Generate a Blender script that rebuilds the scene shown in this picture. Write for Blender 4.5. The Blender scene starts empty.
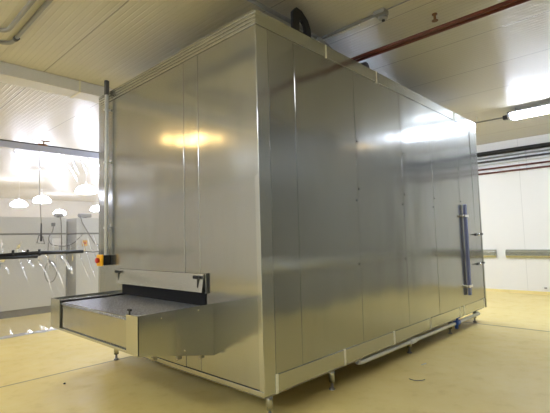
import bpy, bmesh, math, random
from mathutils import Vector, Matrix, noise
random.seed(7)
C = bpy.context.scene.collection
SC = bpy.context.scene

# ------------------------------------------------------------------ materials
def lin(c):
    return tuple((v/12.92 if v <= .04045 else ((v+.055)/1.055)**2.4) for v in [q/255 for q in c]) + (1,)

def new_mat(name):
    m = bpy.data.materials.new(name); m.use_nodes = True
    nt = m.node_tree
    return m, nt, nt.nodes['Principled BSDF']

def N(nt, t, **kw):
    n = nt.nodes.new(t)
    for k, v in kw.items():
        if k in n.inputs: n.inputs[k].default_value = v
        else: setattr(n, k, v)
    return n

def plain(name, rgb, rough=.5, metal=0, bump=0, bscale=40, var=.06):
    m, nt, p = new_mat(name)
    p.inputs['Roughness'].default_value = rough; p.inputs['Metallic'].default_value = metal
    tc = N(nt, 'ShaderNodeTexCoord')
    nz = N(nt, 'ShaderNodeTexNoise', Scale=bscale, Detail=4.0)
    nt.links.new(tc.outputs['Object'], nz.inputs['Vector'])
    mx = N(nt, 'ShaderNodeMix', data_type='RGBA')
    b = lin(rgb)
    mx.inputs[6].default_value = tuple(v*(1-var) for v in b[:3])+(1,)
    mx.inputs[7].default_value = tuple(min(1, v*(1+var)) for v in b[:3])+(1,)
    nt.links.new(nz.outputs['Fac'], mx.inputs[0]); nt.links.new(mx.outputs[2], p.inputs['Base Color'])
    if bump:
        bp = N(nt, 'ShaderNodeBump', Strength=bump, Distance=.01)
        nt.links.new(nz.outputs['Fac'], bp.inputs['Height']); nt.links.new(bp.outputs[0], p.inputs['Normal'])
    return m

def steel(name, rgb, rough=.16, wav=.1, stain=.06, wdist=.06, haze=.22, aniso=.6):
    """sheet stainless: a fairly sharp mirror lobe under a hazy one, slow waviness of the sheet, faint smears"""
    m, nt, p = new_mat(name); L = nt.links.new
    tc = N(nt, 'ShaderNodeTexCoord')
    mp = N(nt, 'ShaderNodeMapping'); mp.inputs['Scale'].default_value = (1, 1, .35)
    L(tc.outputs['Object'], mp.inputs['Vector'])
    slow = N(nt, 'ShaderNodeTexNoise', Scale=1.3, Detail=1.5); L(mp.outputs[0], slow.inputs['Vector'])
    smear = N(nt, 'ShaderNodeTexNoise', Scale=2.2, Detail=5.0, Roughness=.6); L(mp.outputs[0], smear.inputs['Vector'])
    spots = N(nt, 'ShaderNodeTexNoise', Scale=7.0, Detail=5.0); L(mp.outputs[0], spots.inputs['Vector'])
    r1 = N(nt, 'ShaderNodeMapRange'); r1.inputs[1].default_value = .25; r1.inputs[2].default_value = .75
    r1.inputs[3].default_value = rough-.02; r1.inputs[4].default_value = rough+.03
    L(smear.outputs['Fac'], r1.inputs[0])
    r2 = N(nt, 'ShaderNodeMapRange'); r2.inputs[1].default_value = .5; r2.inputs[2].default_value = .8
    r2.inputs[3].default_value = 0; r2.inputs[4].default_value = stain
    L(spots.outputs['Fac'], r2.inputs[0])
    mx = N(nt, 'ShaderNodeMix', data_type='RGBA'); b = lin(rgb)
    mx.inputs[6].default_value = b; mx.inputs[7].default_value = tuple(v*.45 for v in b[:3])+(1,)
    L(r2.outputs[0], mx.inputs[0])
    bp = N(nt, 'ShaderNodeBump', Strength=wav, Distance=wdist); L(slow.outputs['Fac'], bp.inputs['Height'])
    p2 = N(nt, 'ShaderNodeBsdfPrincipled')
    for q in (p, p2):
        q.inputs['Metallic'].default_value = 1
        L(mx.outputs[2], q.inputs['Base Color']); L(bp.outputs[0], q.inputs['Normal'])
    tg = N(nt, 'ShaderNodeTangent', direction_type='RADIAL', axis='Z'); L(tg.outputs[0], p.inputs['Tangent'])
    p.inputs['Anisotropic'].default_value = aniso
    L(r1.outputs[0], p.inputs['Roughness']); p2.inputs['Roughness'].default_value = .5
    ms = N(nt, 'ShaderNodeMixShader'); ms.inputs[0].default_value = haze
    L(p.outputs[0], ms.inputs[1]); L(p2.outputs[0], ms.inputs[2]); L(ms.outputs[0], nt.nodes['Material Output'].inputs['Surface'])
    return m

def emit(name, rgb, s):
    m, nt, p = new_mat(name)
    p.inputs['Base Color'].default_value = lin(rgb); p.inputs['Emission Color'].default_value = lin(rgb)
    p.inputs['Emission Strength'].default_value = s
    return m

def line_mask(nt, coord, centre, width, soft=.004):
    """1 inside a line of the given width at coord = centre"""
    s = N(nt, 'ShaderNodeMath', operation='SUBTRACT'); s.inputs[1].default_value = centre
    nt.links.new(coord, s.inputs[0])
    a = N(nt, 'ShaderNodeMath', operation='ABSOLUTE'); nt.links.new(s.outputs[0], a.inputs[0])
    r = N(nt, 'ShaderNodeMapRange'); r.inputs[1].default_value = width/2; r.inputs[2].default_value = width/2+soft
    r.inputs[3].default_value = 1; r.inputs[4].default_value = 0
    nt.links.new(a.outputs[0], r.inputs[0]); return r.outputs[0]

def panel_mat(name, rgb, axis, pitch, phase, rib, rough, ribs=.25, groove=.55):
    """coated sandwich panels with fine micro ribs and a joint every `pitch` metres along the axis"""
    m, nt, p = new_mat(name); L = nt.links.new
    g = N(nt, 'ShaderNodeNewGeometry'); sx = N(nt, 'ShaderNodeSeparateXYZ'); L(g.outputs['Position'], sx.inputs[0])
    co = sx.outputs[axis]
    ad = N(nt, 'ShaderNodeMath', operation='ADD'); ad.inputs[1].default_value = phase+50*pitch; L(co, ad.inputs[0])
    mo = N(nt, 'ShaderNodeMath', operation='MODULO'); mo.inputs[1].default_value = pitch; L(ad.outputs[0], mo.inputs[0])
    joint = line_mask(nt, mo.outputs[0], pitch/2, .008, .004)
    ml = N(nt, 'ShaderNodeMath', operation='MULTIPLY'); ml.inputs[1].default_value = 2*math.pi/rib; L(co, ml.inputs[0])
    sn = N(nt, 'ShaderNodeMath', operation='SINE'); L(ml.outputs[0], sn.inputs[0])
    pw = N(nt, 'ShaderNodeMath', operation='GREATER_THAN'); pw.inputs[1].default_value = .8; L(sn.outputs[0], pw.inputs[0])
    sm = N(nt, 'ShaderNodeMapRange', interpolation_type='SMOOTHSTEP'); sm.inputs[1].default_value = .5; sm.inputs[2].default_value = 1
    L(sn.outputs[0], sm.inputs[0])
    h = N(nt, 'ShaderNodeMath', operation='SUBTRACT'); L(sm.outputs[0], h.inputs[0])
    j2 = N(nt, 'ShaderNodeMath', operation='MULTIPLY'); j2.inputs[1].default_value = 2; L(joint, j2.inputs[0]); L(j2.outputs[0], h.inputs[1])
    bp = N(nt, 'ShaderNodeBump', Strength=ribs, Distance=.004); L(h.outputs[0], bp.inputs['Height']); L(bp.outputs[0], p.inputs['Normal'])
    nz = N(nt, 'ShaderNodeTexNoise', Scale=.8, Detail=4.0); L(g.outputs['Position'], nz.inputs['Vector'])
    b = lin(rgb)
    m1 = N(nt, 'ShaderNodeMix', data_type='RGBA'); m1.inputs[6].default_value = tuple(v*.94 for v in b[:3])+(1,); m1.inputs[7].default_value = b
    L(nz.outputs['Fac'], m1.inputs[0])
    m2 = N(nt, 'ShaderNodeMix', data_type='RGBA'); m2.inputs[7].default_value = tuple(v*groove for v in b[:3])+(1,)
    L(joint, m2.inputs[0]); L(m1.outputs[2], m2.inputs[6]); L(m2.outputs[2], p.inputs['Base Color'])
    p.inputs['Roughness'].default_value = rough
    return m

def floor_mat():
    m, nt, p = new_mat('epoxy floor'); L = nt.links.new
    g = N(nt, 'ShaderNodeNewGeometry'); sx = N(nt, 'ShaderNodeSeparateXYZ'); L(g.outputs['Position'], sx.inputs[0])
    n1 = N(nt, 'ShaderNodeTexNoise', Scale=.55, Detail=6.0, Roughness=.6); L(g.outputs['Position'], n1.inputs['Vector'])
    n2 = N(nt, 'ShaderNodeTexNoise', Scale=5.0, Detail=7.0, Roughness=.65); L(g.outputs['Position'], n2.inputs['Vector'])
    n3 = N(nt, 'ShaderNodeTexNoise', Scale=60.0, Detail=3.0); L(g.outputs['Position'], n3.inputs['Vector'])
    a, b = lin((222, 198, 118)), lin((236, 216, 146))
    m1 = N(nt, 'ShaderNodeMix', data_type='RGBA'); m1.inputs[6].default_value = a; m1.inputs[7].default_value = b
    r1 = N(nt, 'ShaderNodeMapRange'); r1.inputs[1].default_value = .3; r1.inputs[2].default_value = .7
    L(n1.outputs['Fac'], r1.inputs[0]); L(r1.outputs[0], m1.inputs[0])
    # worn, dirty patches
    r2 = N(nt, 'ShaderNodeMapRange'); r2.inputs[1].default_value = .55; r2.inputs[2].default_value = .8
    r2.inputs[3].default_value = 0; r2.inputs[4].default_value = .22; L(n2.outputs['Fac'], r2.inputs[0])
    m2 = N(nt, 'ShaderNodeMix', data_type='RGBA'); m2.inputs[7].default_value = lin((150, 130, 76))
    L(r2.outputs[0], m2.inputs[0]); L(m1.outputs[2], m2.inputs[6])
    # joints of the floor slabs
    ja = line_mask(nt, sx.outputs[1], 2.985, .012, .02)
    lt = N(nt, 'ShaderNodeMath', operation='LESS_THAN'); lt.inputs[1].default_value = .9; L(sx.outputs[0], lt.inputs[0])
    jm = N(nt, 'ShaderNodeMath', operation='MULTIPLY'); L(ja, jm.inputs[0]); L(lt.outputs[0], jm.inputs[1])
    jb = line_mask(nt, sx.outputs[0], 5.24, .03, .015)
    jx = N(nt, 'ShaderNodeMath', operation='MAXIMUM'); L(jm.outputs[0], jx.inputs[0]); L(jb, jx.inputs[1])
    js = N(nt, 'ShaderNodeMath', operation='MULTIPLY'); js.inputs[1].default_value = .8; L(jx.outputs[0], js.inputs[0])
    m3 = N(nt, 'ShaderNodeMix', data_type='RGBA'); m3.inputs[7].default_value = lin((120, 106, 84))
    L(js.outputs[0], m3.inputs[0]); L(m2.outputs[2], m3.inputs[6]); L(m3.outputs[2], p.inputs['Base Color'])
    rr = N(nt, 'ShaderNodeMapRange'); rr.inputs[1].default_value = .3; rr.inputs[2].default_value = .7
    rr.inputs[3].default_value = .32; rr.inputs[4].default_value = .55; L(n2.outputs['Fac'], rr.inputs[0]); L(rr.outputs[0], p.inputs['Roughness'])
    bp = N(nt, 'ShaderNodeBump', Strength=.12, Distance=.004); L(n3.outputs['Fac'], bp.inputs['Height']); L(bp.outputs[0], p.inputs['Normal'])
    return m

def film_mat(haze=.28):
    """clear polythene sheet: mostly see-through, a little milky, shiny on its folds"""
    m, nt, p = new_mat('polythene'); L = nt.links.new
    nt.nodes.remove(p); out = nt.nodes['Material Output']
    tr = N(nt, 'ShaderNodeBsdfTransparent'); tr.inputs[0].default_value = (.97, .97, .98, 1)
    gl = N(nt, 'ShaderNodeBsdfGlossy'); gl.inputs['Roughness'].default_value = .27; gl.inputs[0].default_value = (.95, .95, .97, 1)
    tl = N(nt, 'ShaderNodeBsdfTranslucent'); tl.inputs[0].default_value = lin((235, 235, 242))
    df = N(nt, 'ShaderNodeBsdfDiffuse'); df.inputs[0].default_value = lin((235, 235, 240))
    fr = N(nt, 'ShaderNodeFresnel', IOR=1.45)
    milky = N(nt, 'ShaderNodeMixShader'); milky.inputs[0].default_value = .5; L(tl.outputs[0], milky.inputs[1]); L(df.outputs[0], milky.inputs[2])
    a = N(nt, 'ShaderNodeMixShader'); a.inputs[0].default_value = haze; L(tr.outputs[0], a.inputs[1]); L(milky.outputs[0], a.inputs[2])
    b = N(nt, 'ShaderNodeMixShader'); L(fr.outputs[0], b.inputs[0]); L(a.outputs[0], b.inputs[1]); L(gl.outputs[0], b.inputs[2])
    L(b.outputs[0], out.inputs['Surface'])
    return m

M = {}
M['steel'] = steel('stainless sheet', (180, 182, 178), .15, .34, .14)
M['steel_left'] = M['steel']
M['steel_trim'] = steel('stainless trim', (194, 196, 190), .18, .05)
M['steel_dark'] = steel('stainless underside', (150, 148, 140), .3, .05)
M['gap'] = plain('sealed joint', (62, 62, 56), .7)
M['sealant'] = plain('cream joint strip', (226, 222, 200), .5)
M['floor'] = floor_mat()
M['ceiling'] = panel_mat('ceiling panels', (208, 204, 190), 0, 1.13, .52+1.13/2, .065, .27, ribs=.5)
M['wall'] = panel_mat('wall panels', (240, 239, 236), 1, 1.15, .3, .06, .4, ribs=.04, groove=.8)
M['wall_x'] = panel_mat('wall panels side', (236, 234, 228), 0, 1.15, .3, .06, .4, ribs=.04, groove=.8)
M['wall_grey'] = panel_mat('grey wall panels', (138, 138, 133), 0, 1.15, .3, .06, .4, ribs=.04, groove=.8)
M['void'] = plain('black opening shade', (9, 9, 10), 1.0)  # shade inside the infeed opening, painted black
M['beam'] = plain('painted beam', (214, 212, 208), .45)
M['white'] = plain('white paint', (232, 232, 228), .4)
M['pvc'] = plain('white pvc', (214, 214, 208), .35)
M['black'] = plain('black rubber', (22, 22, 24), .5)
M['black_plastic'] = plain('black plastic', (14, 14, 14), .35)
M['navy'] = plain('dark blue black plastic', (15, 15, 22), .5)
M['blue_bar'] = plain('blue anodised bar', (112, 122, 170), .4, 0)
M['blue'] = plain('blue valve plastic', (28, 80, 170), .4)
M['chrome'] = plain('chrome', (220, 220, 220), .15, 1)
M['galv'] = plain('galvanised tube', (204, 206, 208), .35, 0)
M['grey'] = plain('grey pvc', (140, 140, 136), .5)
M['dgrey'] = plain('dark grey lagging', (74, 74, 76), .6)
M['red'] = plain('red brown painted pipe', (104, 50, 38), .4)
M['copper'] = plain('brown copper', (120, 78, 60), .35, .4)
M['brass'] = plain('brown brass', (120, 84, 50), .4, .6)
M['yellow'] = plain('yellow switch plastic', (240, 176, 24), .4)
M['redknob'] = plain('red knob plastic', (190, 40, 24), .4)
M['cabinet'] = plain('light grey cabinet', (196, 197, 193), .4, .0)
M['cab_gap'] = plain('cabinet dark joint', (70, 72, 72), .6)
M['recess'] = plain('cabinet recess', (120, 122, 120), .6)
M['mesh'] = None
M['film'] = film_mat()
M['film_folded'] = film_mat(.85)
M['track'] = plain('blue grey track', (186, 190, 212), .4)
M['diff_cool'] = emit('cool diffuser', (226, 236, 255), 54)
M['diff_bright'] = emit('bright diffuser', (226, 236, 255), 56)
M['diff_dim'] = emit('dim diffuser', (244, 244, 250), 14)
M['diff_warm'] = emit('warm diffuser', (255, 212, 140), 17)
M['dome'] = emit('lit dome', (226, 230, 255), 40)
M['housing'] = plain('grey lamp housing', (120, 122, 126), .5)
M['label'] = plain('white label', (238, 238, 236), .5)

def belt_mat():
    m, nt, p = new_mat('wire mesh belt'); L = nt.links.new
    tc = N(nt, 'ShaderNodeTexCoord')
    w1 = N(nt, 'ShaderNodeTexWave', Scale=18.0, Distortion=.4); w1.bands_direction = 'X'
    w2 = N(nt, 'ShaderNodeTexWave', Scale=9.0, Distortion=.4); w2.bands_direction = 'Y'
    L(tc.outputs['Object'], w1.inputs['Vector']); L(tc.outputs['Object'], w2.inputs['Vector'])
    mu = N(nt, 'ShaderNodeMath', operation='MAXIMUM'); L(w1.outputs['Fac'], mu.inputs[0]); L(w2.outputs['Fac'], mu.inputs[1])
    sp = N(nt, 'ShaderNodeTexNoise', Scale=55.0, Detail=3.0); L(tc.outputs['Object'], sp.inputs['Vector'])
    sr = N(nt, 'ShaderNodeMapRange'); sr.inputs[1].default_value = .4; sr.inputs[2].default_value = .65; L(sp.outputs['Fac'], sr.inputs[0])
    m3 = N(nt, 'ShaderNodeMath', operation='MULTIPLY'); L(mu.outputs[0], m3.inputs[0]); L(sr.outputs[0], m3.inputs[1]); mu = m3
    mx = N(nt, 'ShaderNodeMix', data_type='RGBA'); mx.inputs[6].default_value = lin((118, 121, 128)); mx.inputs[7].default_value = lin((198, 202, 212))
    L(mu.outputs[0], mx.inputs[0]); L(mx.outputs[2], p.inputs['Base Color'])
    p.inputs['Metallic'].default_value = .7; p.inputs['Roughness'].default_value = .42
    bp = N(nt, 'ShaderNodeBump', Strength=.4, Distance=.004); L(mu.outputs[0], bp.inputs['Height']); L(bp.outputs[0], p.inputs['Normal'])
    return m
M['mesh'] = belt_mat()

# ------------------------------------------------------------------ mesh builder
class MB:
    def __init__(s): s.bm = bmesh.new()
    def box(s, x0, x1, y0, y1, z0, z1, rot=None):
        vs = [s.bm.verts.new((x, y, z)) for x in (x0, x1) for y in (y0, y1) for z in (z0, z1)]
        for f in ((0,1,3,2), (4,6,7,5), (0,4,5,1), (2,3,7,6), (0,2,6,4), (1,5,7,3)): s.bm.faces.new([vs[i] for i in f])
        if rot:
            c = Vector(((x0+x1)/2, (y0+y1)/2, (z0+z1)/2))
            for v in vs: v.co = c + rot @ (v.co-c)
        return s
    def prism(s, pts, d):
        """polygon pts (3-D, coplanar) extruded by the vector d"""
        d = Vector(d); a = [s.bm.verts.new(p) for p in pts]; b = [s.bm.verts.new(Vector(p)+d) for p in pts]
        n = len(pts); s.bm.faces.new(a); s.bm.faces.new(b[::-1])
        for i in range(n): s.bm.faces.new((a[i], b[i], b[(i+1) % n], a[(i+1) % n]))
        return s
    def ring_prism(s, outer, inner, d):
        d = Vector(d); n = len(outer)
        A = [s.bm.verts.new(p) for p in outer]; B = [s.bm.verts.new(p) for p in inner]
        A2 = [s.bm.verts.new(Vector(p)+d) for p in outer]; B2 = [s.bm.verts.new(Vector(p)+d) for p in inner]
        for i in range(n):
            j = (i+1) % n
            s.bm.faces.new((A[i], A[j], B[j], B[i])); s.bm.faces.new((A2[i], B2[i], B2[j], A2[j]))
            s.bm.faces.new((A[i], A2[i], A2[j], A[j])); s.bm.faces.new((B[i], B[j], B2[j], B2[i]))
        return s
    def tube(s, pts, r, seg=12, cap=True):
        pts = [Vector(p) for p in pts]; rings = []; up = None
        for i, p in enumerate(pts):
            t = (pts[min(i+1, len(pts)-1)]-pts[max(i-1, 0)]).normalized()
            if up is None:
                up = Vector((0, 0, 1)) if abs(t.z) < .9 else Vector((1, 0, 0))
            u = (up - t*up.dot(t)).normalized(); w = t.cross(u); up = u
            rr = r[i] if isinstance(r, (list, tuple)) else r
            rings.append([s.bm.verts.new(p + u*rr*math.cos(k*2*math.pi/seg) + w*rr*math.sin(k*2*math.pi/seg)) for k in range(seg)])
        for a, b in zip(rings, rings[1:]):
            for k in range(seg):
                f = s.bm.faces.new((a[k], a[(k+1) % seg], b[(k+1) % seg], b[k])); f.smooth = True
        if cap: s.bm.faces.new(rings[0][::-1]); s.bm.faces.new(rings[-1])
        return s
    def lathe(s, prof, c, axis='z', seg=20):
        """prof: (radius, height) pairs turned round an axis through c"""
        c = Vector(c); rings = []
        for r, h in prof:
            ring = []
            for k in range(seg):
                a = k*2*math.pi/seg; x, y = r*math.cos(a), r*math.sin(a)
                v = {'z': (x, y, h), 'x': (h, x, y), 'y': (y, h, x)}[axis]
                ring.append(s.bm.verts.new(c+Vector(v)))
            rings.append(ring)
        for a, b in zip(rings, rings[1:]):
            for k in range(seg):
                f = s.bm.faces.new((a[k], a[(k+1) % seg], b[(k+1) % seg], b[k])); f.smooth = True
        s.bm.faces.new(rings[0][::-1]); s.bm.faces.new(rings[-1])
        return s
    def build(s, name, mat, parent=None, bevel=0, tilt=None):
        """links ONE mesh object; its origin is that of its thing (or its own base when top-level)"""
        org = Vector((0, 0, 0))
        if parent is not None:
            q = parent
            while q: org += q.location; q = q.parent
        else:
            lo = [min(v.co[i] for v in s.bm.verts) for i in range(3)]; hi = [max(v.co[i] for v in s.bm.verts) for i in range(3)]
            org = Vector(((lo[0]+hi[0])/2, (lo[1]+hi[1])/2, lo[2]))
        if tilt:
            c = sum((v.co for v in s.bm.verts), Vector())/len(s.bm.verts)
            for v in s.bm.verts: v.co = c + tilt @ (v.co-c)
        bmesh.ops.recalc_face_normals(s.bm, faces=s.bm.faces)
        for v in s.bm.verts: v.co -= org
        me = bpy.data.meshes.new(name); s.bm.to_mesh(me); s.bm.free()
        me.materials.append(M[mat]); o = bpy.data.objects.new(name, me); C.objects.link(o)
        if parent is not None: o.parent = parent
        else: o.location = org
        if bevel:
            b = o.modifiers.new('bevel', 'BEVEL'); b.width = bevel; b.segments = 2; b.limit_method = 'ANGLE'
        return o

def empty(name, loc):
    o = bpy.data.objects.new(name, None); o.empty_display_size = .1; o.location = loc; C.objects.link(o); return o
def tag(o, label, cat, group=None, kind=None):
    if label: o['label'] = label
    if cat: o['category'] = cat
    if group: o['group'] = group
    if kind: o['kind'] = kind
    return o
def struct(name, mb, mat, bevel=0, label=None):
    o = mb.build(name, mat, None, bevel); o['kind'] = 'structure'
    if label: o['label'] = label
    return o
def bent(pts, r=.06, n=5):
    """rounds the corners of a polyline"""
    P = [Vector(p) for p in pts]; out = [P[0]]
    for a, b, c in zip(P, P[1:], P[2:]):
        d1 = (a-b); d2 = (c-b); k = min(r, d1.length/2, d2.length/2)
        s, e = b+d1.normalized()*k, b+d2.normalized()*k
        for i in range(n+1):
            t = i/n; out.append(s*(1-t)**2 + b*2*t*(1-t) + e*t*t)
    out.append(P[-1]); return out

# ------------------------------------------------------------------ room
XL, XR, YN, YF, ZC = -9.0, 9.69, -3.4, 22.0, 3.97
struct('floor', MB().box(XL-.2, XR+.2, YN-.2, YF+.2, -.12, 0), 'floor', label='yellow epoxy floor with slab joints')
struct('ceiling', MB().box(XL-.2, XR+.2, YN-.2, YF+.2, ZC, ZC+.12), 'ceiling', label='off-white ribbed panel ceiling')
struct('wall_right', MB().box(XR, XR+.12, YN-.12, YF+.12, 0, ZC), 'wall', label='white panel wall beyond the machine with pipes along it')
struct('wall_near', MB().box(XL-.12, XR, YN-.12, YN, 0, ZC), 'wall_grey')
struct('wall_left', MB().box(XL-.12, XL, YN, YF+.12, 0, ZC), 'wall')
struct('wall_back', MB().box(XL, XR, YF, YF+.12, 0, ZC), 'wall_x')
struct('baseboard_right', MB().prism([(XR, YN, 0), (XR-.05, YN, 0), (XR-.03, YN, .025), (XR, YN, .07)], (0, YF-YN, 0)), 'floor')
# beam under the ceiling on the left, with the cover strip over its joint
bm_ = struct('trim_1', MB().box(XL, XR, 3.72, 4.05, 3.80, ZC), 'beam', .006, 'pale box beam crossing under the ceiling')
st = MB().prism([(-.045, 3.715, 3.797), (-.045, 4.055, 3.797), (-.045, 4.055, 3.79), (-.045, 3.708, 3.79), (-.045, 3.708, ZC-.002), (-.045, 3.715, ZC-.002)], (.03, 0, 0)).build('joint_strip', 'sealant', bm_)

# ------------------------------------------------------------------ the big freezer
L_, W_, Z0, H_ = 5.59, 3.12, .26, 3.565
fz = tag(empty('spiral_freezer', (L_/2, W_/2, 0)), 'huge stainless steel box freezer on short legs filling the middle of the hall', 'freezer')
MB().box(.05, L_-.05, .05, W_-.05, Z0+.02, H_-.03).build('body_core', 'gap', fz)
def tilt_for(k, a=.0022):
    r = random.Random(k); return Matrix.Rotation(r.uniform(-a, a), 3, 'Z') @ Matrix.Rotation(r.uniform(-a, a), 3, 'X' if k % 2 else 'Y')
G = .002
ZS, ZT = .405, 3.43
# long side (right in the photo)
ex = [.147, .5, 1.53, 2.62, 3.57, 4.6, 5.25, 5.54]
for i, (a, b) in enumerate(zip(ex, ex[1:])):
    nm = 'door' if i == 5 else 'side_panel'
    pl = MB().box(a+G, b-G, 0, .055, ZS+G, ZT-G).build(nm, 'steel', fz, .004, Matrix.Rotation(random.Random(i+3).uniform(-.003, .003), 3, 'Z') @ Matrix.Rotation(random.Random(i+9).uniform(-.004, .004), 3, 'X'))
    if i == 5: door = pl
    # dark rivets down the joint
    if i in (1, 2, 3, 4):
        for z in (1.25, 1.95, 2.08, 2.62):
            MB().lathe([(.011, .002), (.011, -.003), (.006, -.006)], (b+(.03 if z > 2 else -.03), 0, z), 'y', 10).build('rivet', 'black_plastic', fz)
MB().box(0, .147-G, 0, .055, Z0, ZT-G).build('corner_post', 'steel_trim', fz, .003)
MB().box(5.54+G, L_, -.004, .055, Z0-.02, ZT-G).build('corner_post', 'steel_trim', fz, .003)
sk = [.147, 1.16, 2.2, 3.22, 4.33, 5.48]
for a, b in zip(sk, sk[1:]):
    MB().box(a+G, b-G, -.003, .055, Z0, ZS).build('skirt_panel', 'steel_trim', fz, .003)
for x in (.153, 1.16, 2.2, 3.22, 4.33, 4.50, 5.47):
    w = .028 if x < 2 else .03
    MB().box(x-w/2, x+w/2, -.008, 0.01, Z0-.008, ZS+.004).build('joint_strip', 'sealant', fz, .002)
fe = [0, 1.022, 2.055, 3.08, 4.08, 4.56, L_]
for a, b in zip(fe, fe[1:]):
    MB().box(a+(G if a else 0), b-(G if b < L_ else 0), -.004, .055, ZT, H_).build('fascia', 'steel_trim', fz, .003)
for x in (1.022, 2.055, 4.56):
    MB().box(x-.011, x+.011, -.009, .01, ZT-.004, H_+.003).build('joint_strip', 'sealant', fz, .002)
# short side (left in the photo)
ey = [0.004, .85, 1.1, 2.93, W_]
for i, (a, b) in enumerate(zip(ey, ey[1:])):
    MB().box(0, .055, a+G, b-G, Z0+.045, ZT-G).build('end_panel', 'steel_left', fz, .004, Matrix.Rotation(random.Random(i+30).uniform(-.0025, .0025), 3, 'Z') @ Matrix.Rotation(random.Random(i+40).uniform(-.004, .004), 3, 'Y'))
MB().box(-.006, .055, .004, W_, Z0, Z0+.04).build('bottom_flange', 'steel_trim', fz, .003)
hs = (H_-ZT)/4
for k in range(4):
    MB().box(-.003-.002*k, .055, .0, W_, ZT+hs*k+.003, ZT+hs*(k+1)-.002).build('fascia', 'steel_trim', fz, .003)
# the two far sides, roof and underframe
for a, b in zip(ex[:-1], ex[1:]):
    MB().box(a+G, b-G, W_-.055, W_, Z0, H_).build('side_panel', 'steel', fz, .004)
MB().box(0, .147-G, W_-.055, W_-.001, Z0, H_).build('corner_post', 'steel_trim', fz, .003)
for a, b in ((.06, 1.05), (1.05, 2.06), (2.06, W_-.06)):
    MB().box(L_-.055, L_, a+G, b-G, Z0, H_).build('end_panel', 'steel', fz, .004)
MB().box(.003, L_-.003, .003, W_-.003, H_-.03, H_-.004).build('roof_panel', 'steel_dark', fz, .003)
MB().box(.03, L_-.03, .03, W_-.03, Z0-.03, Z0+.02).build('base_frame', 'steel_dark', fz, .003)
# legs with screw feet
for x in (.19, 1.1, 2.83, 4.22, 5.33):
    for y in ((.13, 2.99) if x < .5 else (.13, 1.56, 2.99)):
        lg = MB().tube([(x, y, .075), (x, y, Z0-.03)], .03, 14).build('leg', 'steel_trim', fz)
        MB().lathe([(.032, 0), (.032, .01), (.016, .025), (.012, .08)], (x, y, 0), 'z', 14).build('screw_foot', 'steel_dark', lg)
# drain pipe hung under the skirt
dp = MB().tube(bent([(1.44, .04, .215), (1.52, .04, .195), (2.73, .04, .185), (5.08, .04, .165), (5.3, .04, .165), (5.36, .1, .165)], .05), .026, 14).build('drain_pipe', 'pvc', fz)
MB().tube([(2.66, .04, .187), (2.82, .04, .185)], .036, 14).build('coupling', 'pvc', dp)
vb = MB().tube([(4.18, .04, .172), (4.34, .04, .172)], .042, 14)
vb.tube([(4.26, .04, .2), (4.26, .02, .255)], .016, 10).box(4.2, 4.32, .0, .03, .245, .262)
vb.tube([(4.26, .04, .16), (4.26, .04, .085)], .026, 12)
vb.build('valve', 'blue', dp)
# blue pull bar with two chrome stand-offs, two latches
xb, yb = 4.69, -.04
pb = MB().box(xb-.042, xb+.042, yb-.02, yb+.02, .555, 2.03).build('pull_bar', 'blue_bar', door, .008)
for z in (1.84, .70):
    t = MB().box(xb-.085, xb+.085, yb-.028, 0, z-.022, z+.022)
    t.tube([(xb-.12, yb+.01, z), (xb+.15, yb+.01, z)], .012, 10).tube([(xb+.15, yb+.01, z), (xb+.15, .01, z)], .012, 10)
    t.build('bracket', 'chrome', door, .004)
for z in (1.53, 1.02):
    t = MB().lathe([(.022, .002), (.022, -.02), (.012, -.025), (.012, -.045)], (5.25, 0, z), 'y', 14)
    t.box(5.13, 5.265, -.052, -.042, z-.009, z+.009)
    t.build('latch', 'black_plastic', door, .003)
    MB().lathe([(.022, 0), (.022, -.03), (.012, -.04)], (5.34, 0, z), 'y', 12).build('latch_keeper', 'chrome', fz)
    MB().lathe([(.016, 0), (.016, -.018), (.008, -.02)], (5.565, -.004, z+.005), 'y', 12).build('bolt', 'black_plastic', fz)
# conduit down the short side to the yellow emergency stop
cd = MB().tube([(-.05, 2.78, 1.40), (-.05, 2.78, 3.66)], .024, 14).build('conduit', 'galv', fz)
MB().tube([(-.05, 2.78, 3.50), (-.05, 2.78, 3.69)], .032, 14).build('conduit_socket', 'dgrey', cd)
for z in (1.75, 2.6, 3.3):
    MB().box(-.083, 0, 2.765, 2.795, z-.012, z+.012).build('clip', 'galv', cd)
sw = MB().box(-.085, 0, 2.765, 2.93, 1.27, 1.40).build('stop_switch', 'black_plastic', fz, .008)
MB().box(-.115, -.085, 2.77, 2.925, 1.262, 1.408).build('switch_cover', 'yellow', sw, .012)
MB().lathe([(.03, .0), (.034, -.02), (.034, -.034), (.02, -.042)], (-.115, 2.85, 1.335), 'x', 18).build('stop_button', 'redknob', sw)

# infeed conveyor bolted to the short side
XO, Y0c, Y1c = -.765, .65, 2.59
cv = MB().prism([(0, Y0c, .962), (XO, Y0c, .957), (XO, Y0c, .64), (-.0, Y0c, .488)], (0, .012, 0))
cv = cv.build('conveyor_side', 'steel', fz, .002)
MB().prism([(0, Y1c, .962), (XO, Y1c, .957), (XO, Y1c, .64), (-.0, Y1c, .488)], (0, -.012, 0)).build('conveyor_side', 'steel', fz, .002)
fr = MB().box(XO-.002, XO+.012, Y0c, .84, .64, .957).box(XO-.002, XO+.012, 2.33, Y1c, .64, .957).box(XO-.002, XO+.012, .84, 2.33, .64, .664)
fr.build('front_frame', 'steel_trim', cv, .002)
MB().box(XO+.018, XO+.03, .845, 2.31, .655, .93).build('front_plate', 'steel', cv, .002)
MB().box(XO+.012, XO+.02, 2.305, 2.33, .66, .945).build('front_plate_edge', 'black_plastic', cv)
MB().prism([(XO+.01, Y0c+.012, .645), (0, Y0c+.012, .495), (0, Y1c-.012, .495), (XO+.01, Y1c-.012, .645)], (0, 0, .01)).build('bottom_plate', 'steel_dark', cv)
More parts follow.
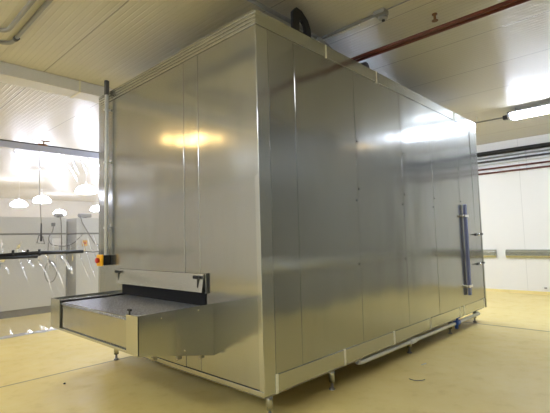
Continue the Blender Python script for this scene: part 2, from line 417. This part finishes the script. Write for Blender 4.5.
MB().box(XO+.012, .08, .73, 2.36, .90, .925).build('belt', 'mesh', cv, .008)
MB().box(XO+.012, -.002, 2.40, 2.45, .885, .945).build('side_guide', 'steel_trim', cv, .003)
MB().box(XO+.012, -.002, 2.365, 2.398, .88, .94).build('side_guide', 'black_plastic', cv, .003)  # black strip put in for the shaded gap between rail and belt
MB().box(XO+.012, -.002, 2.452, Y1c-.012, .92, .935).build('cover_plate', 'steel_trim', cv, .002)
MB().box(XO+.012, -.002, Y0c+.012, .725, .92, .935).build('cover_plate', 'steel_trim', cv, .002)
t = MB().tube([(XO+.06, .90, .925), (XO+.06, .90, .975)], .008, 10).box(XO+.05, XO+.07, .875, .925, .968, .985)
t.build('belt_stop', 'black_plastic', cv, .002)
for x, z in ((-.55, .915), (-.17, .925), (-.32, .60)):
    MB().lathe([(.009, .002), (.009, -.006), (.004, -.009)], (x, Y0c, z), 'y', 10).build('screw', 'chrome', cv)
for x in (-.60, -.36, -.12):
    MB().box(x-.02, x+.02, Y0c+.015, Y0c+.05, .50+(-x)*.18-.035, .50+(-x)*.18).build('mounting_lug', 'steel_dark', cv)
# mouth over the belt (black slab for its shaded inside), with its height-adjustable flap
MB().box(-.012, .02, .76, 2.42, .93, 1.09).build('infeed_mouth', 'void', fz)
fl = MB().prism([(-.012, .765, 1.235), (-.026, .765, 1.232), (-.05, .765, 1.058), (-.04, .765, 1.056)], (0, 2.52-.765, 0)).build('infeed_flap', 'steel_trim', fz, .002)
for y in (2.46, .835):
    k = MB().lathe([(.009, -.02), (.009, -.05), (.014, -.053), (.014, -.065), (.008, -.07)], (-.005, y, 1.20), 'x', 14)
    k.lathe([(.017, -.01), (.017, .01)], (-.062, y+.022, 1.203), 'x', 10).lathe([(.017, -.01), (.017, .01)], (-.062, y-.022, 1.203), 'x', 10)
    k.box(-.046, -.030, y-.006, y+.006, 1.10, 1.185)
    k.build('clamp_knob', 'black_plastic', fl)
MB().box(-.022, -.0, .722, .732, 1.05, 1.24).build('flap_guide', 'gap', fz, .002)
MB().box(-.016, -.0, .738, .757, 1.05, 1.235).build('flap_guide', 'steel_trim', fz, .002)

# on the roof edge
def arch(x0, x1, y, z0, z1, d):
    w = x1-x0; z = z1-z0
    o = [(x0, y, z0), (x0, y, z0+z*.78), (x0+w*.22, y, z1), (x0+w*.5, y, z1-z*.03), (x0+w*.85, y, z0+z*.72), (x1, y, z0+z*.42), (x1, y, z0)]
    i = [(x0+w*.36, y, z0+z*.18), (x0+w*.36, y, z0+z*.5), (x0+w*.42, y, z0+z*.58), (x0+w*.52, y, z0+z*.57), (x0+w*.62, y, z0+z*.48), (x0+w*.66, y, z0+z*.36), (x0+w*.66, y, z0+z*.18)]
    return MB().ring_prism(o, i, (0, d, 0))
o = arch(.565, .85, .045, H_+.001, 3.85, .035).build('arched_housing', 'navy', None, .008)
tag(o, 'black arched bracket with a hole standing on the freezer roof edge', 'bracket')
o = MB().lathe([(.0, -.05), (.052, -.05), (.062, -.04), (.062, .04), (.052, .05), (.0, .05)], (1.975, .12, H_+.064), 'y', 24).build('round_housing', 'dgrey', None)
tag(o, 'dark round housing peeking over the freezer roof beside the red pipes', 'housing')

# ------------------------------------------------------------------ pipes and conduits
o = MB().tube(bent([(.15, .335, 3.90), (.75, .34, 3.90), (1.15, .32, 3.88), (1.35, .24, 3.78), (1.40, .10, 3.575)], .12), .022, 12).build('roof_conduit', 'grey', None)
tag(o, 'grey conduit running along just above the freezer roof edge and dropping to it', 'conduit')
for i, (x, z) in enumerate(((2.0, 3.80), (2.085, 3.80))):
    o = MB().tube([(x, YN+.002, z), (x, 3.70, z)], .02, 14).build('sprinkler_pipe', 'red', None)
    for y in (-2.2, .9, 3.0):
        MB().tube([(x, y, z+.01), (x, y, ZC)], .006, 8).build('hanger_rod', 'galv', o)
    tag(o, ('red-brown pipe crossing high over the freezer, the one nearer the arched bracket', 'red-brown pipe crossing high over the freezer, the one nearer the right wall')[i], 'pipe', 'red-brown pipes over the freezer')
cb = empty('ceiling_conduit', (1.5, .2, ZC)); tag(cb, 'thin pale conduit across the ceiling with a round white detector at its end', 'conduit')
MB().tube([(1.50, 2.4, ZC-.02), (1.515, -.36, ZC-.02)], .018, 10).build('tube', 'grey', cb)
MB().tube([(1.545, 1.4, ZC-.02), (1.555, -.1, ZC-.02)], .014, 10).build('tube', 'white', cb)
MB().box(1.46, 1.57, -.46, -.33, ZC-.05, ZC-.001).build('junction_box', 'grey', cb, .008)
MB().lathe([(.05, 0), (.05, -.025), (.038, -.035), (.02, -.037)], (1.55, -.40, ZC-.05), 'z', 20).build('detector', 'grey', cb)
MB().lathe([(.018, 0), (.018, -.016), (.01, -.02)], (1.55, -.40, ZC-.087), 'z', 12).build('detector_lens', 'black_plastic', cb)
MB().tube([(1.515, -.47, ZC-.012), (1.515, -1.3, ZC-.012)], .006, 8).build('cable', 'grey', cb)
o = empty('sprinkler', (2.0, -.78, ZC)); tag(o, 'small brown sprinkler head hanging from the ceiling above the red pipes', 'sprinkler')
MB().lathe([(.03, -.001), (.03, -.012), (.014, -.02), (.014, -.06)], (2.0, -.78, ZC), 'z', 14).build('socket', 'brass', o)
MB().lathe([(.035, -.075), (.035, -.08)], (2.0, -.78, ZC), 'z', 14).tube([(2.0, -.76, ZC-.06), (2.0, -.755, ZC-.078)], .006, 8).build('deflector', 'brass', o)
# two conduits at the top left, both turning a corner
o = MB().tube(bent([(-1.19, YN+.002, ZC-.03), (-1.215, 2.76, ZC-.03), (-4.6, 2.45, ZC-.03)], .14), .023, 12).build('ceiling_conduit', 'grey', None)
tag(o, 'grey ceiling conduit at top left, the one turning away first', 'conduit', 'bent conduits on the ceiling')
MB().tube([(-1.29, 2.735, ZC-.03), (-1.35, 2.735, ZC-.03)], .03, 12).build('coupling', 'white', o)
o = MB().tube(bent([(-1.075, YN+.002, ZC-.03), (-1.10, 3.06, ZC-.03), (-4.6, 3.25, ZC-.03)], .14), .023, 12).build('ceiling_conduit', 'grey', None)
tag(o, 'grey ceiling conduit at top left, the one bending closer to the beam', 'conduit', 'bent conduits on the ceiling')
MB().tube([(-1.095, 2.80, ZC-.03), (-1.097, 2.86, ZC-.03)], .03, 12).build('coupling', 'dgrey', o)
# pipes along the right wall, top to bottom
for nm, z, r, mt, lb in (('insulated_pipe', 3.685, .060, 'black', 'thick black lagged pipe, topmost along the right wall'),
                         ('wall_pipe', 3.565, .022, 'grey', 'thin grey pipe just under the thick black pipe on the right wall'),
                         ('wall_pipe', 3.470, .026, 'dgrey', 'dark grey pipe, third from top along the right wall'),
                         ('wall_pipe', 3.390, .018, 'pvc', 'pale thin pipe below the dark grey one on the right wall'),
                         ('wall_pipe', 3.272, .022, 'red', 'red-brown pipe on the right wall, the upper of two'),
                         ('wall_pipe', 3.155, .022, 'red', 'red-brown pipe on the right wall, the lowest of all pipes')):
    o = MB().tube([(XR-r-.02, YN+.002, z), (XR-r-.02, 10.0, z)], r, 14).build(nm, mt, None)
    tag(o, lb, 'pipe', 'pipes along the right wall')
    for y in (-2.6, .1, 3.4, 7.0):
        MB().box(XR-.021, XR-.001, y-.015, y+.015, z-r-.02, z+r+.02).build('pipe_clip', 'galv', o)

# wall bumper rails
def rail(label, x0, x1, y0, y1, ends):
    prof = lambda s: [(0, .892), (s*.05, .90), (s*.085, .95), (s*.085, 1.05), (s*.05, 1.10), (0, 1.108)]
    if abs(x1-x0) < .01:
        pts = [(x0+a, y0, z) for a, z in prof(-1)]; d = (0, y1-y0, 0)
    else:
        pts = [(x0, y0+a, z) for a, z in prof(1)]; d = (x1-x0, 0, 0)
    o = MB().prism(pts, d).build('bumper_rail', 'steel_trim', None, .004)
    tag(o, label, 'bumper rail', 'steel bumper rails on the walls'); return o
rail('long steel bumper rail on the right wall, running out of the photo', XR-.001, XR-.001, YN+.5, .715, 0)
rail('steel bumper rail on the right wall, its end just past the freezer corner', XR-.001, XR-.001, .945, 9.0, 0)
rail('steel bumper rail on the near side wall, seen only mirrored in the freezer side', -6.0, 9.25, YN+.001, YN+.001, 0)
o = empty('wall_socket', (XR, -.12, .12)); tag(o, 'small white socket low on the right wall near the floor', 'socket')
MB().box(XR-.03, XR-.001, -.20, -.04, .12, .20).build('socket_plate', 'white', o, .006)
MB().box(XR-.034, XR-.03, -.15, -.09, .14, .18).build('socket_face', 'grey', o, .002)

# ------------------------------------------------------------------ lamps
def batten(x, y0, y1, diff, label, group=None, side_shield=False):
    """lamp hung a hand below the ceiling on two short rods"""
    zt = 3.885
    r = empty('ceiling_light', (x, (y0+y1)/2, zt)); tag(r, label, 'ceiling light', group)
    MB().prism([(x-.15, y0, zt), (x+.15, y0, zt), (x+.165, y0, zt-.03), (x-.165, y0, zt-.03)], (0, y1-y0, 0)).build('housing', 'housing', r, .006)
    MB().prism([(x-.155, y0+.05, zt-.03), (x+.155, y0+.05, zt-.03), (x+.15, y0+.05, zt-.09), (x+.10, y0+.05, zt-.125), (x-.10, y0+.05, zt-.125), (x-.15, y0+.05, zt-.09)], (0, y1-y0-.1, 0)).build('diffuser', diff, r, .01)
    for a in (y0, y1-.048):
        MB().prism([(x-.16, a, zt-.03), (x+.16, a, zt-.03), (x+.155, a, zt-.095), (x+.10, a, zt-.13), (x-.10, a, zt-.13), (x-.155, a, zt-.095)], (0, .048, 0)).build('end_cap', 'track', r, .006)
    if side_shield:      # added side shields, never in view, so that it throws its light downwards
        for sg in (-1, 1):
            MB().prism([(x+sg*.168, y0, zt-.02), (x+sg*.176, y0, zt-.02), (x+sg*.176, y0, zt-.15), (x+sg*.168, y0, zt-.15)], (0, y1-y0, 0)).build('added_shield', 'housing', r)
    for y in (y0+.12, y1-.12):
        MB().tube([(x, y, zt-.005), (x, y, ZC)], .01, 8).build('rod', 'housing', r)
    return r
f1 = batten(6.62, -1.75, -.32, 'diff_bright', 'lit ceiling light with a white diffuser at the right edge, beyond the freezer')
o = MB().tube([(6.68, -.29, 3.84), (6.70, 1.4, 3.86)], .016, 10).build('light_conduit', 'grey', None)
tag(o, 'thin grey conduit from the lit ceiling light to behind the freezer', 'conduit')
for y in (.3, 1.2):
    MB().tube([(6.69, y, 3.85), (6.69, y, ZC)], .006, 8).build('hanger_rod', 'galv', o)
MB().box(6.63, 6.73, -.30, -.20, 3.79, 3.87).build('gland', 'dgrey', o, .006)
batten(6.5, -3.05, -2.75, 'diff_warm', 'short warm ceiling light seen only mirrored in the freezer long side', side_shield=True)
batten(-3.0, 4.5, 5.5, 'diff_warm', 'warm ceiling light seen only mirrored in the freezer short side')
FILL_LIGHTS = [(.7, -3.1, -1.7, 'above the near side wall'),  # added fill lights, out of view, to brighten the room
       (-6.6, 1.0, 2.4, 'far off to the left, before the beam'), (-6.6, -2.6, -1.2, 'far off to the left, in the near corner'),
       (6.62, 2.0, 3.4, 'behind the freezer, nearer its far corner'), (6.62, 6.4, 7.8, 'far behind the freezer'),
       (2.6, 4.6, 6.0, 'behind the freezer, by the plastic sheet'), (-6.6, 4.3, 5.5, 'far off to the left, beyond the beam'), (-4.6, -.4, 1.0, 'nearest to the infeed conveyor')]
for x, y0, y1, t in FILL_LIGHTS:
    batten(x, y0, y1, 'diff_dim' if t.startswith('above') else 'diff_cool', 'added unseen fill light, '+t, 'added fill lights out of view', side_shield=t.startswith('above'))

# domes in the far hall, seen through the sheet; the unseen rest added to brighten it
for i, (x, y, lb) in enumerate(((2.16, 14.7, 'lit white dome lamp seen through the sheet, the leftmost'),
                                (2.35, 12.87, 'lit white dome lamp seen through the sheet beside the hanging cable'),
                                (2.43, 9.48, 'lit white dome lamp seen through the sheet, highest and next to the freezer edge'),
                                (5.45, 15.7, 'lit white dome lamp half hidden by the freezer edge'),
                                (4.97, 18.7, 'lit white dome lamp just above a grey cylinder, farthest off'),
                                (-3.0, 11.0, 'added unseen dome lamp lighting the far hall, on the left'), (-3.0, 16.0, 'added unseen dome lamp lighting the far hall, farther back on the left'),
                                (7.0, 11.0, 'added unseen dome lamp lighting the far hall, behind the freezer'), (7.6, 17.5, 'added unseen dome lamp at the back of the far hall, behind the freezer'))):
    r = empty('dome_lamp', (x, y, 3.0)); tag(r, lb, 'lamp', 'dome lamps in the far hall')
    z = 3.0
    prof = [(.05, .20), (.13, .19), (.22, .13), (.27, .05), (.28, 0), (.26, -.01), (.15, -.04), (.03, -.05)]
    MB().lathe(prof, (x, y, z), 'z', 24).build('shade', 'dome', r)
    MB().lathe([(.04, .20), (.03, .23), (.01, .32)], (x, y, z), 'z', 14).build('cap', 'white', r)
    MB().tube([(x, y, z+.31), (x, y, ZC-.001)], .002, 6).build('cord', 'white', r)

# ------------------------------------------------------------------ plastic curtain
def film():
    NX, NZ = 280, 150; X0, X1 = -2.6, 3.6; bm = bmesh.new(); g = []
    zb = 1.40
    for j in range(NZ+1):
        row = []
        v = j/NZ
        for i in range(NX+1):
            x = X0+(X1-X0)*i/NX; z = 3.36*(1-v)+.004*v
            y = 6.0 + .06*math.sin(x*1.3+.5)
            # wide folds, and tight creases gathered at the bar and at the track
            q = noise.noise((x*1.1, z*.8, 2.0))*.05
            near = math.exp(-((zb-z)/.42)**2) if z < zb else math.exp(-((z-zb)/.22)**2)*.7
            top = math.exp(-((3.36-z)/.35)**2)*(.35+.65*max(0, min(1, (x-.45)/.5)))
            cr = 1-abs(noise.noise((x*6.5+(z-zb)*2.5, z*1.6, 7.0)))*2
            c2 = 1-abs(noise.noise((x*4.0-(z-zb)*3.1, z*2.0, 17.0)))*2
            low = math.exp(-(z/.30)**2)
            c3 = noise.noise((x*6, z*9, 3.0))
            y += q + (near*.075+top*.07+.016)*max(cr, 0)**3 + near*.035*max(c2, 0)**4 + low*.02*c3
            if z < .25: y -= (.25-z)**1.6*1.1
            row.append(bm.verts.new((x, y, z)))
        g.append(row)
    for a, b in zip(g, g[1:]):
        for i in range(NX):
            f = bm.faces.new((a[i], a[i+1], b[i+1], b[i])); f.smooth = True
    # the hem lies gathered out on the floor
    bm2 = bmesh.new(); h = [[bm2.verts.new(v.co) for v in g[NZ]]]
    for k in range(1, 9):
        h.append([bm2.verts.new((v.co.x+.02*noise.noise((v.co.x*6, k*1.3, 1.0)), v.co.y-.024*k-.03*abs(noise.noise((v.co.x*2, 4.0, 1.0)))*k/8,
                  .006+abs(noise.noise((v.co.x*5, k*.8, 5.0)))*.07*(1-k/10))) for v in g[NZ]])
    for a, b in zip(h, h[1:]):
        for i in range(NX):
            f = bm2.faces.new((a[i], a[i+1], b[i+1], b[i])); f.smooth = True
    m = MB(); m.bm.free(); m.bm = bm; m2 = MB(); m2.bm.free(); m2.bm = bm2
    return m, m2
m, m2 = film()
o = m.build('plastic_curtain', 'film', None); tag(o, 'clear crumpled polythene sheet hanging across the hall left of the freezer', 'plastic sheet')
m2.build('gathered_hem', 'film_folded', o)
o = MB().box(-4.0, 4.2, 5.85, 5.885, 3.275, 3.385).build('curtain_track', 'track', None, .01)
tag(o, 'blue-grey rail the polythene sheet hangs from', 'rail')
o = empty('curtain_pipe', (.2, 5.98, 3.44)); tag(o, 'thin dark pipe with a small brass tap running on top of the sheet rail', 'pipe')
MB().tube([(-4.0, 5.98, 3.415), (4.2, 5.98, 3.425)], .016, 10).build('tube', 'dgrey', o)
t = MB().tube([(.10, 5.97, 3.42), (.26, 5.97, 3.42)], .03, 12).tube([(.20, 5.97, 3.42), (.20, 5.96, 3.50)], .014, 8).box(.15, .30, 5.945, 5.97, 3.49, 3.51)
t.build('tap', 'brass', o)
bar = empty('black_hose', (.1, 5.86, 1.40)); tag(bar, 'black hose tied across the polythene sheet at mid height', 'hose')
MB().tube([(-3.6, 5.86, 1.33), (-.6, 5.86, 1.385), (.1, 5.85, 1.41), (.90, 5.86, 1.405)], .034, 12).build('hose', 'black', bar)
MB().tube([(-1.2, 5.83, 1.335), (-.5, 5.82, 1.35), (.08, 5.82, 1.345)], .028, 12).build('hose_end', 'black', bar)
for x in (-.30, -.07, .12):
    MB().lathe([(.046, -.018), (.046, .018)], (x, 5.855, 1.40+.01*x), 'x', 14).tube([(x, 5.855, 1.44), (x, 5.85, 1.475)], .022, 10).build('clamp', 'black', bar)
o = MB().tube([(.94, 5.88, 1.405), (1.1, 5.88, 1.385), (2.2, 5.88, 1.42)], .008, 8).build('tie_rope', 'dgrey', None)
tag(o, 'thin dark line continuing from the black hose to the freezer edge', 'rope')
o = MB().tube([(.105, 5.90, 3.27), (.12, 5.91, 2.6), (.16, 5.90, 1.95)], .007, 8).build('hanging_cable', 'grey', None)
tag(o, 'thin cable hanging straight down from the sheet rail', 'cable')
MB().tube([(.16, 5.90, 1.95), (.162, 5.90, 1.62)], [.012, .02], 8).build('plug', 'dgrey', o)

# ------------------------------------------------------------------ grey cabinets behind the sheet
def cabinet(x0, x1, y0, y1, label, seams):
    r = empty('freezer_cabinet', ((x0+x1)/2, (y0+y1)/2, 0)); tag(r, label, 'cabinet')
    MB().box(x0+.03, x1-.03, y0+.03, y1-.03, .0, .16).build('plinth', 'cab_gap', r)
    MB().box(x0+.02, x1-.02, y0+.02, y1-.02, .15, 2.16).build('body', 'cab_gap', r)
    s = [x0]+seams+[x1]
    for a, b in zip(s, s[1:]):
        MB().box(a+.003, b-.003, y0, y1, .16, 1.785).build('lower_panel', 'cabinet', r, .006)
        MB().box(a+.003, b-.003, y0, y1, 1.825, 2.19).build('upper_panel', 'cabinet', r, .006)
    return r
ca = cabinet(-3.2, 1.37, 8.0, 10.4, 'light grey cabinet behind the polythene sheet, left of the dark gap', [-1.6, -.1])
cb2 = cabinet(1.60, 4.6, 8.0, 10.4, 'light grey cabinet behind the polythene sheet, between the dark gap and the freezer', [2.6])
o = MB().box(1.372, 1.598, 8.55, 10.3, 0, 2.12).build('filler_panel', 'recess', None)  # darker grey carries the shade of the gap
tag(o, 'panel coloured with the shade of the recessed gap between the two grey cabinets', 'panel')
def motor(x0, x1, z, label, cable):
    r = empty('tube_motor', ((x0+x1)/2, 8.06, z-.05)); tag(r, label, 'motor', 'grey cylinders on the cabinet tops')
    MB().lathe([(.03, -(x1-x0)/2), (.05, -(x1-x0)/2+.012), (.05, (x1-x0)/2-.012), (.03, (x1-x0)/2)], ((x0+x1)/2, 8.06, z), 'x', 18).build('barrel', 'grey', r)
    MB().box((x0+x1)/2-.05, (x0+x1)/2+.05, 8.02, 8.10, 2.191, z-.035).build('foot', 'dgrey', r)
    MB().tube(cable, .012, 8).build('cable', 'dgrey', r)
motor(1.11, 1.32, 2.255, 'short grey cylinder on the cabinet top just left of the dark gap', bent([(1.22, 8.02, 2.24), (1.24, 7.97, 2.1), (1.255, 7.97, 1.6), (1.25, 7.97, 1.2)], .1))
motor(1.66, 1.98, 2.25, 'longer grey cylinder on the cabinet top just right of the dark gap', bent([(1.70, 8.02, 2.24), (1.72, 7.97, 2.08), (1.93, 7.97, 1.72), (2.05, 7.97, 1.52), (2.35, 7.97, 1.45)], .12))
o = empty('hanging_lead', (1.0, 7.97, 1.6)); tag(o, 'dark lead looped down the left grey cabinet from a small box', 'cable')
MB().box(1.03, 1.10, 7.93, 7.995, 1.98, 2.06).build('box', 'dgrey', o, .006)
MB().tube(bent([(1.065, 7.96, 1.98), (1.05, 7.96, 1.85), (.95, 7.96, 1.72), (1.0, 7.96, 1.55), (1.3, 7.96, 1.5), (1.5, 7.96, 1.55), (1.75, 7.96, 1.8)], .12), .010, 8).build('lead', 'dgrey', o)
lp = [(1.02+.13*math.cos(a*.42), 7.965, .93+.24*math.sin(a*.42)) for a in range(16)]
MB().tube([(.96, 7.96, 1.6), (.95, 7.96, 1.25)]+lp, .009, 8).build('loop', 'dgrey', o)
MB().tube([(.76, 7.96, 1.78), (.72, 7.96, 1.6), (.88, 7.96, 1.58), (.84, 7.96, 1.74), (.76, 7.96, 1.78)], .012, 8).build('hook', 'dgrey', o)
o = empty('stop_switch', (1.79, 7.98, 1.5)); tag(o, 'small yellow switch box on the right grey cabinet', 'switch')
MB().box(1.73, 1.84, 7.94, 8.0, 1.50, 1.64).build('box', 'yellow', o, .01)
MB().lathe([(.025, 0), (.03, -.02), (.02, -.03)], (1.785, 7.94, 1.57), 'y', 14).build('button', 'redknob', o)
o = MB().box(1.06, 1.24, 7.985, 8.0, 1.50, 1.70).build('paper_label', 'label', None); tag(o, 'white sheet of paper stuck on the left grey cabinet by the gap', 'label')

# ------------------------------------------------------------------ scraps on the floor
def scrap(pts, r, mat, label):
    o = MB().tube(bent(pts, .03), r, 6).build('scrap', mat, None); tag(o, label, 'scrap', 'scraps on the floor')
scrap([(1.87, -.33, .005), (1.85, -.40, .006), (1.91, -.46, .005), (1.95, -.47, .005)], .004, 'dgrey', 'thin dark curl of string on the floor right of the freezer')
scrap([(2.42, -.22, .006), (2.47, -.23, .006), (2.50, -.24, .007)], .006, 'pvc', 'short pale scrap on the floor right of the freezer')
o = MB().lathe([(.012, 0), (.014, .008), (.006, .014)], (-.634, 2.527, 0), 'z', 8).build('scrap', 'black_plastic', None); tag(o, 'black speck on the floor in front of the infeed conveyor', 'scrap', 'scraps on the floor')

# ------------------------------------------------------------------ camera, world, view
cam = bpy.data.cameras.new('camera'); co = bpy.data.objects.new('camera', cam); C.objects.link(co)
r = Vector((0.68903595, -0.72422704, -0.02691927)); u = Vector((-0.03702707, -0.07227478, 0.99669722)); f = Vector((0.72378067, 0.68576348, 0.07661593))
mt = Matrix((r, u, -f)).transposed().to_4x4(); mt.translation = Vector((-2.47872, -2.525508, 1.55)); co.matrix_world = mt
cam.sensor_width = 36; cam.lens = 420.018/550*36; cam.clip_start = .05; cam.clip_end = 100
SC.camera = co
w = bpy.data.worlds.new('world'); SC.world = w; w.use_nodes = True
w.node_tree.nodes['Background'].inputs[0].default_value = (.5, .5, .5, 1); w.node_tree.nodes['Background'].inputs[1].default_value = .0
vs = SC.view_settings; vs.view_transform = 'Standard'; vs.look = 'None'; vs.gamma = 1; vs.use_curve_mapping = False
vs.exposure = 0.45
SC.cycles.max_bounces = 10; SC.cycles.diffuse_bounces = 5; SC.cycles.glossy_bounces = 6; SC.cycles.transparent_max_bounces = 12
